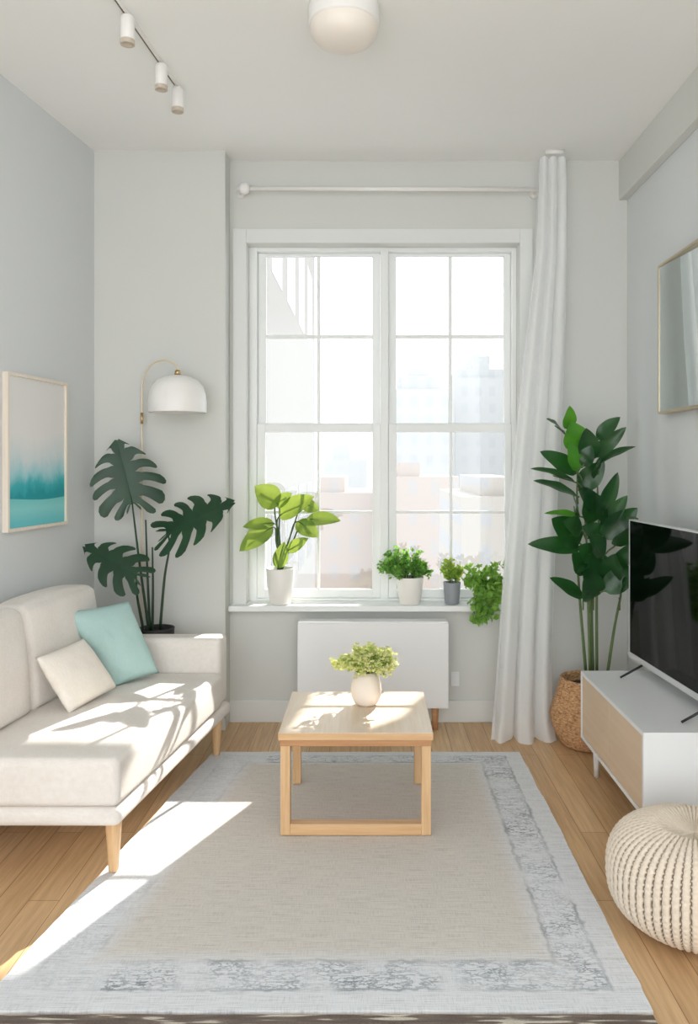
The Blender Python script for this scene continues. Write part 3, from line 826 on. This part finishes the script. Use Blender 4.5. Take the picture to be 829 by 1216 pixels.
# ================================================================ TALL PLANT IN BASKET
bc = V((1.150, 4.20, 0)); t = thing('potted_plant', 'tall dark broad-leaved plant in woven seagrass basket by the right corner', 'plant', tuple(bc))
bm = bmesh.new()
pr = [(.0, .002), (.13, .002), (.145, .01), (.175, .06), (.198, .12), (.203, .155), (.196, .19), (.178, .24), (.160, .30), (.150, .335), (.148, .352), (.140, .352), (.142, .33), (.152, .29), (.14, .28), (0, .28)]
dense = []
for (r1, z1), (r2, z2) in zip(pr[1:10], pr[2:11]):
    k = max(1, int(math.hypot(r2 - r1, z2 - z1) / .0028))
    dense += [(r1 + (r2 - r1) * i / k, z1 + (z2 - z1) * i / k) for i in range(k)]
nb = 220
def bk(u, v):
    i = v * (len(dense) - 1); a = int(i); b = min(a + 1, len(dense) - 1); fr = i - a
    r = dense[a][0] * (1 - fr) + dense[b][0] * fr; z = dense[a][1] * (1 - fr) + dense[b][1] * fr
    th = u * 2 * math.pi
    r += .0038 * math.sin(z / .0105 * math.pi * 2 + .0) * math.copysign(1, math.sin(th * 36)) * abs(math.sin(th * 36)) ** .5
    return bc + V((r * math.cos(th), r * math.sin(th), z))
grid(bm, bk, 288, len(dense) - 1, wrap=True)
lathe(bm, bc, [(0, .003), (.145, .010)], 40); lathe(bm, bc, pr[9:], 60)
obj('basket', bm, M['basket'], t, True)
bm = bmesh.new(); lathe(bm, bc, [(.139, .300), (.07, .306), (0, .308)], 30); obj('soil', bm, M['soil'], t, True)
B = lambda x, y, d: P(560 + x / 2.762, 460 + y / 2.762, d)
leaves = [(315, 137, 322, 60, 40, 1), (302, 148, 245, 104, 32, 0), (352, 205, 328, 112, 74, 1), (392, 240, 376, 133, 60, 0), (412, 172, 488, 97, 44, 0),
 (398, 228, 508, 130, 42, 0), (405, 252, 540, 194, 26, 0), (347, 282, 224, 210, 54, 0), (342, 312, 192, 267, 28, 0), (347, 357, 202, 306, 34, 0),
 (347, 275, 318, 180, 50, 1), (352, 335, 436, 243, 62, 0), (398, 445, 378, 328, 70, 0), (424, 405, 480, 278, 44, 0), (428, 460, 512, 354, 48, 0),
 (425, 492, 545, 395, 66, 0), (362, 425, 238, 414, 22, 1), (356, 512, 262, 430, 88, 0), (358, 528, 184, 514, 50, 0), (440, 498, 362, 455, 60, 0),
 (412, 660, 418, 536, 96, 0), (432, 668, 545, 588, 66, 0), (462, 602, 534, 506, 44, 0), (366, 690, 256, 624, 44, 0), (388, 700, 368, 625, 50, 0),
 (486, 690, 512, 618, 24, 0), (342, 430, 330, 350, 34, 0), (412, 300, 425, 236, 34, 0), (400, 560, 350, 520, 60, 0), (430, 560, 385, 480, 64, 0), (380, 560, 340, 610, 40, 0), (475, 470, 548, 430, 50, 0),
 (395, 400, 350, 330, 60, 0), (440, 440, 405, 350, 56, 0), (375, 610, 330, 540, 62, 0), (450, 640, 470, 545, 66, 0), (400, 690, 395, 600, 60, 0), (470, 520, 520, 460, 50, 0), (365, 260, 395, 190, 46, 0), (360, 470, 300, 440, 56, 0)]
rnd = random.Random(21); bf, bs = bmesh.new(), bmesh.new()
trunks = [((375, 930), (355, 690), (345, 500), (347, 280)), ((389, 930), (383, 700), (380, 560), (372, 430)), ((398, 930), (394, 690), (400, 520), (385, 250)), ((411, 930), (411, 680), (418, 500), (412, 290)), ((447, 930), (470, 780), (488, 690), (490, 660))]
for i, tr in enumerate(trunks):
    pts = [B(x, y, 4.20 - .03 * math.sin(i * 2.1) - .03 * k) for k, (x, y) in enumerate(tr)]
    cv = curve(pts, 8); tube(bs, cv, [.0085 - .0045 * q / (len(cv) - 1) for q in range(len(cv))], 9)
for i, (x0, y0, x1, y1, w, lt) in enumerate(leaves):
    d0 = 4.11 + rnd.uniform(-.03, .03); d1 = d0 - rnd.uniform(.02, .10)
    a, tp = B(x0, y0, d0), B(x1, y1, d1)
    # narrow leaves are seen from the side
    el = w / math.hypot(x1 - x0, y1 - y0)
    nr = (rnd.uniform(-.35, .35), -1, .35 + rnd.uniform(-.1, .25)) if w > 34 else (rnd.uniform(-.2, .2), -.6, .9)
    ww = (w * 1.2 if w > 34 else w * 1.6) / 2.762 * 4.1 / F
    blade(bf, a, tp, ww, nr, .24, .13 if i % 2 else .2, 13, .78, lt, .06)
    best = min((V((x, y, 0)) for tr in trunks[:4] for (x, y) in [(tr[1][0] * (1 - q) + tr[3][0] * q, tr[1][1] * (1 - q) + tr[3][1] * q) for q in (0, .25, .5, .75, 1)] if y > y0 + 15), key=lambda v: (v - V((x0, y0, 0))).length, default=V((x0, y0 + 40, 0)))
    e = B(best.x, best.y, 4.15)
    tube(bs, curve([e, e.lerp(a, .6) + V((0, 0, .01)), a, a.lerp(tp, .5)], 5), [.0045] * 11 + [.003] * 5, 7)
obj('foliage', bf, [M['bird'], M['bird_light']], t, True); obj('stems', bs, M['stem_pale'], t, True)

# ================================================================ CURTAIN, ROD
rd = thing('curtain_rod', 'slim white curtain rod with round finial above the window', 'curtain rod', (.1, 4.48, 3.01))
z = 3.012; yr = 4.475
bm = bmesh.new(); tube(bm, [(-.70, yr, z), (.96, yr, z - .006)], .011, 16); obj('rod', bm, M['white_metal'], rd, True)
bm = bmesh.new(); bmesh.ops.create_uvsphere(bm, u_segments=24, v_segments=16, radius=.033); bmesh.ops.translate(bm, verts=bm.verts, vec=(-.705, yr, z)); obj('finial', bm, M['white_metal'], rd, True)
for x in (-.74, .93):
    bm = bmesh.new(); tube(bm, [(x, YB, z), (x, YB - .012, z)], .026, 20); tube(bm, [(x, YB - .012, z), (x, yr, z)], .009, 12)
    obj('bracket', bm, M['white_metal'], rd, True)
bm = bmesh.new(); tube(bm, [(-.745, yr, z), (-.69, yr, z)], .014, 16); obj('end_cap', bm, M['white_metal'], rd, True)

# [z on the picture, left edge, right edge, depth]
prof = [(187, 639, 671, 4.40), (215, 638, 673, 4.40), (300, 635, 673, 4.39), (400, 623, 671, 4.37), (500, 612, 667, 4.35), (600, 602, 662, 4.33), (700, 594, 657, 4.31), (800, 587, 654, 4.29), (850, 583, 654, 4.28), (879, 579, 656, 4.27)]
def cur(u, v):
    y = 187 + (879 - 187) * v
    for p, q in zip(prof, prof[1:]):
        if p[0] <= y <= q[0] + 1e-6: break
    f = (y - p[0]) / (q[0] - p[0]); f = max(0, min(1, f))
    xl, xr, d = [p[i] * (1 - f) + q[i] * f for i in (1, 2, 3)]
    g = v ** .6
    ph = u * 2 * math.pi * 3.1 + .7 * math.sin(v * 3) * u
    dep = (.022 + .012 * v) * math.sin(ph) + .006 * math.sin(ph * 2.3 + v * 2) * (.3 + v)
    x = xl + (xr - xl) * (u + .045 * math.sin(ph * 1.0 + 1.2))
    w = P(x, y, d); w.y += dep
    w.z = min(w.z, H - .012)
    if v > .97: w.z = max(w.z, .006 + .004 * math.sin(ph)); w.y -= .03 * ((v - .97) / .03) * (1 + math.sin(ph * .7))
    w.z = max(w.z, .004)
    return w
ct = thing('curtain', 'long sheer white curtain gathered at the right of the window', 'curtain', (.85, 4.3, 0))
bm = bmesh.new(); grid(bm, cur, 130, 120)
o = obj('curtain_panel', bm, M['curtain'], ct, True)
bm = bmesh.new(); tube(bm, [P(654, 186, 4.40) + V((-.03, 0, 0)), P(654, 186, 4.40) + V((.075, 0, 0))], .012, 12)
for v in bm.verts: v.co.z += H - .012 - P(654, 186, 4.40).z
obj('ceiling_track', bm, M['white_metal'], ct, True)

# ================================================================ CEILING LIGHTS
cl = thing('ceiling_light', 'round flush white ceiling light with opal glass bowl', 'light', (-.10, 3.03, H))
cc = V((-.10, 3.03, 0))
bm = bmesh.new(); lathe(bm, cc, [(0, H), (.134, H), (.136, H - .01), (.136, H - .065), (.130, H - .07), (0, H - .07)], 56); obj('mount_ring', bm, M['white_metal'], cl, True, bevel=.002)
bm = bmesh.new(); lathe(bm, cc, [(.128, H - .068), (.128, H - .085), (.122, H - .105), (.105, H - .124), (.075, H - .137), (.04, H - .143), (0, H - .145)], 56); obj('glass_bowl', bm, M['opal'], cl, True)
tl = thing('track_light', 'white ceiling track light with three cylinder spots', 'light', (-.90, 3.3, H))
def tx(y): return -.875 - .086 * (3.646 - y)
bm = bmesh.new()
yA, yB = 2.45, 3.66
q = [(tx(yA), yA), (tx(yB), yB)]
def tr(p): return V((tx(p.y) + p.x, p.y, p.z))
box(bm, -.006, .006, yA, yB, H - .014, H, tr); obj('rail', bm, M['white_metal'], tl)
bm = bmesh.new(); tube(bm, [(tx(yA) - .010, yA, H - .011), (tx(3.62) - .010, 3.62, H - .011)], .0035, 8); obj('cable', bm, plain('dark_cable', (92, 88, 82), .5), tl, True)
for y in (3.05, 3.42, 3.635):
    c_ = V((tx(y), y, 0))
    bm = bmesh.new(); lathe(bm, c_, [(0, H - .02), (.022, H - .02), (.027, H - .026), (.027, H - .120), (.024, H - .122), (0, H - .122)], 28)
    sp = obj('spot_head', bm, M['white_metal'], tl, True)
    bm = bmesh.new(); lathe(bm, c_, [(.0275, H - .112), (.0275, H - .128), (.022, H - .130), (.020, H - .124), (0, H - .123)], 28); obj('lens_ring', bm, plain('spot_ring', (196, 184, 168), .4), sp, True)
    bm = bmesh.new(); tube(bm, [(c_.x, y, H - .022), (c_.x, y, H - .012)], .010, 12); obj('swivel', bm, M['white_metal'], sp, True)

# ================================================================ LIGHT, WORLD, CAMERA
w = bpy.data.worlds.new('sky'); scene.world = w; w.use_nodes = True
bg = w.node_tree.nodes['Background']; bg.inputs[0].default_value = (.94, .975, 1.0, 1); bg.inputs[1].default_value = 2.8
sd = bpy.data.lights.new('sun', 'SUN'); sd.energy = 11.5; sd.angle = math.radians(.6); sd.color = (1.0, .93, .84)
so = bpy.data.objects.new('sun', sd); C.objects.link(so); so.location = (6, 14, 9)
so.rotation_euler = V((-SX, -1.57, -1)).to_track_quat('-Z', 'Y').to_euler()

cd = bpy.data.cameras.new('camera'); co = bpy.data.objects.new('camera', cd); C.objects.link(co)
co.location = (0, 0, EYE); co.rotation_euler = (math.radians(90), 0, 0)
cd.sensor_fit = 'VERTICAL'; cd.sensor_height = 36; cd.sensor_width = 36 * 829 / 1216
cd.lens = F / 1216 * 36
cd.shift_x = (414.5 - 440) / 1216; cd.shift_y = (550 - 608) / 1216
cd.clip_start = .05; cd.clip_end = 500
scene.camera = co
for o in scene.objects:
    if '_o' in o: del o['_o']
scene.view_settings.view_transform = 'Standard'
scene.view_settings.look = 'None'
scene.view_settings.exposure = .38
scene.cycles.use_denoising = True
scene.cycles.max_bounces = 10; scene.cycles.diffuse_bounces = 6; scene.cycles.transparent_max_bounces = 12
scene.cycles.caustics_reflective = False; scene.cycles.caustics_refractive = False
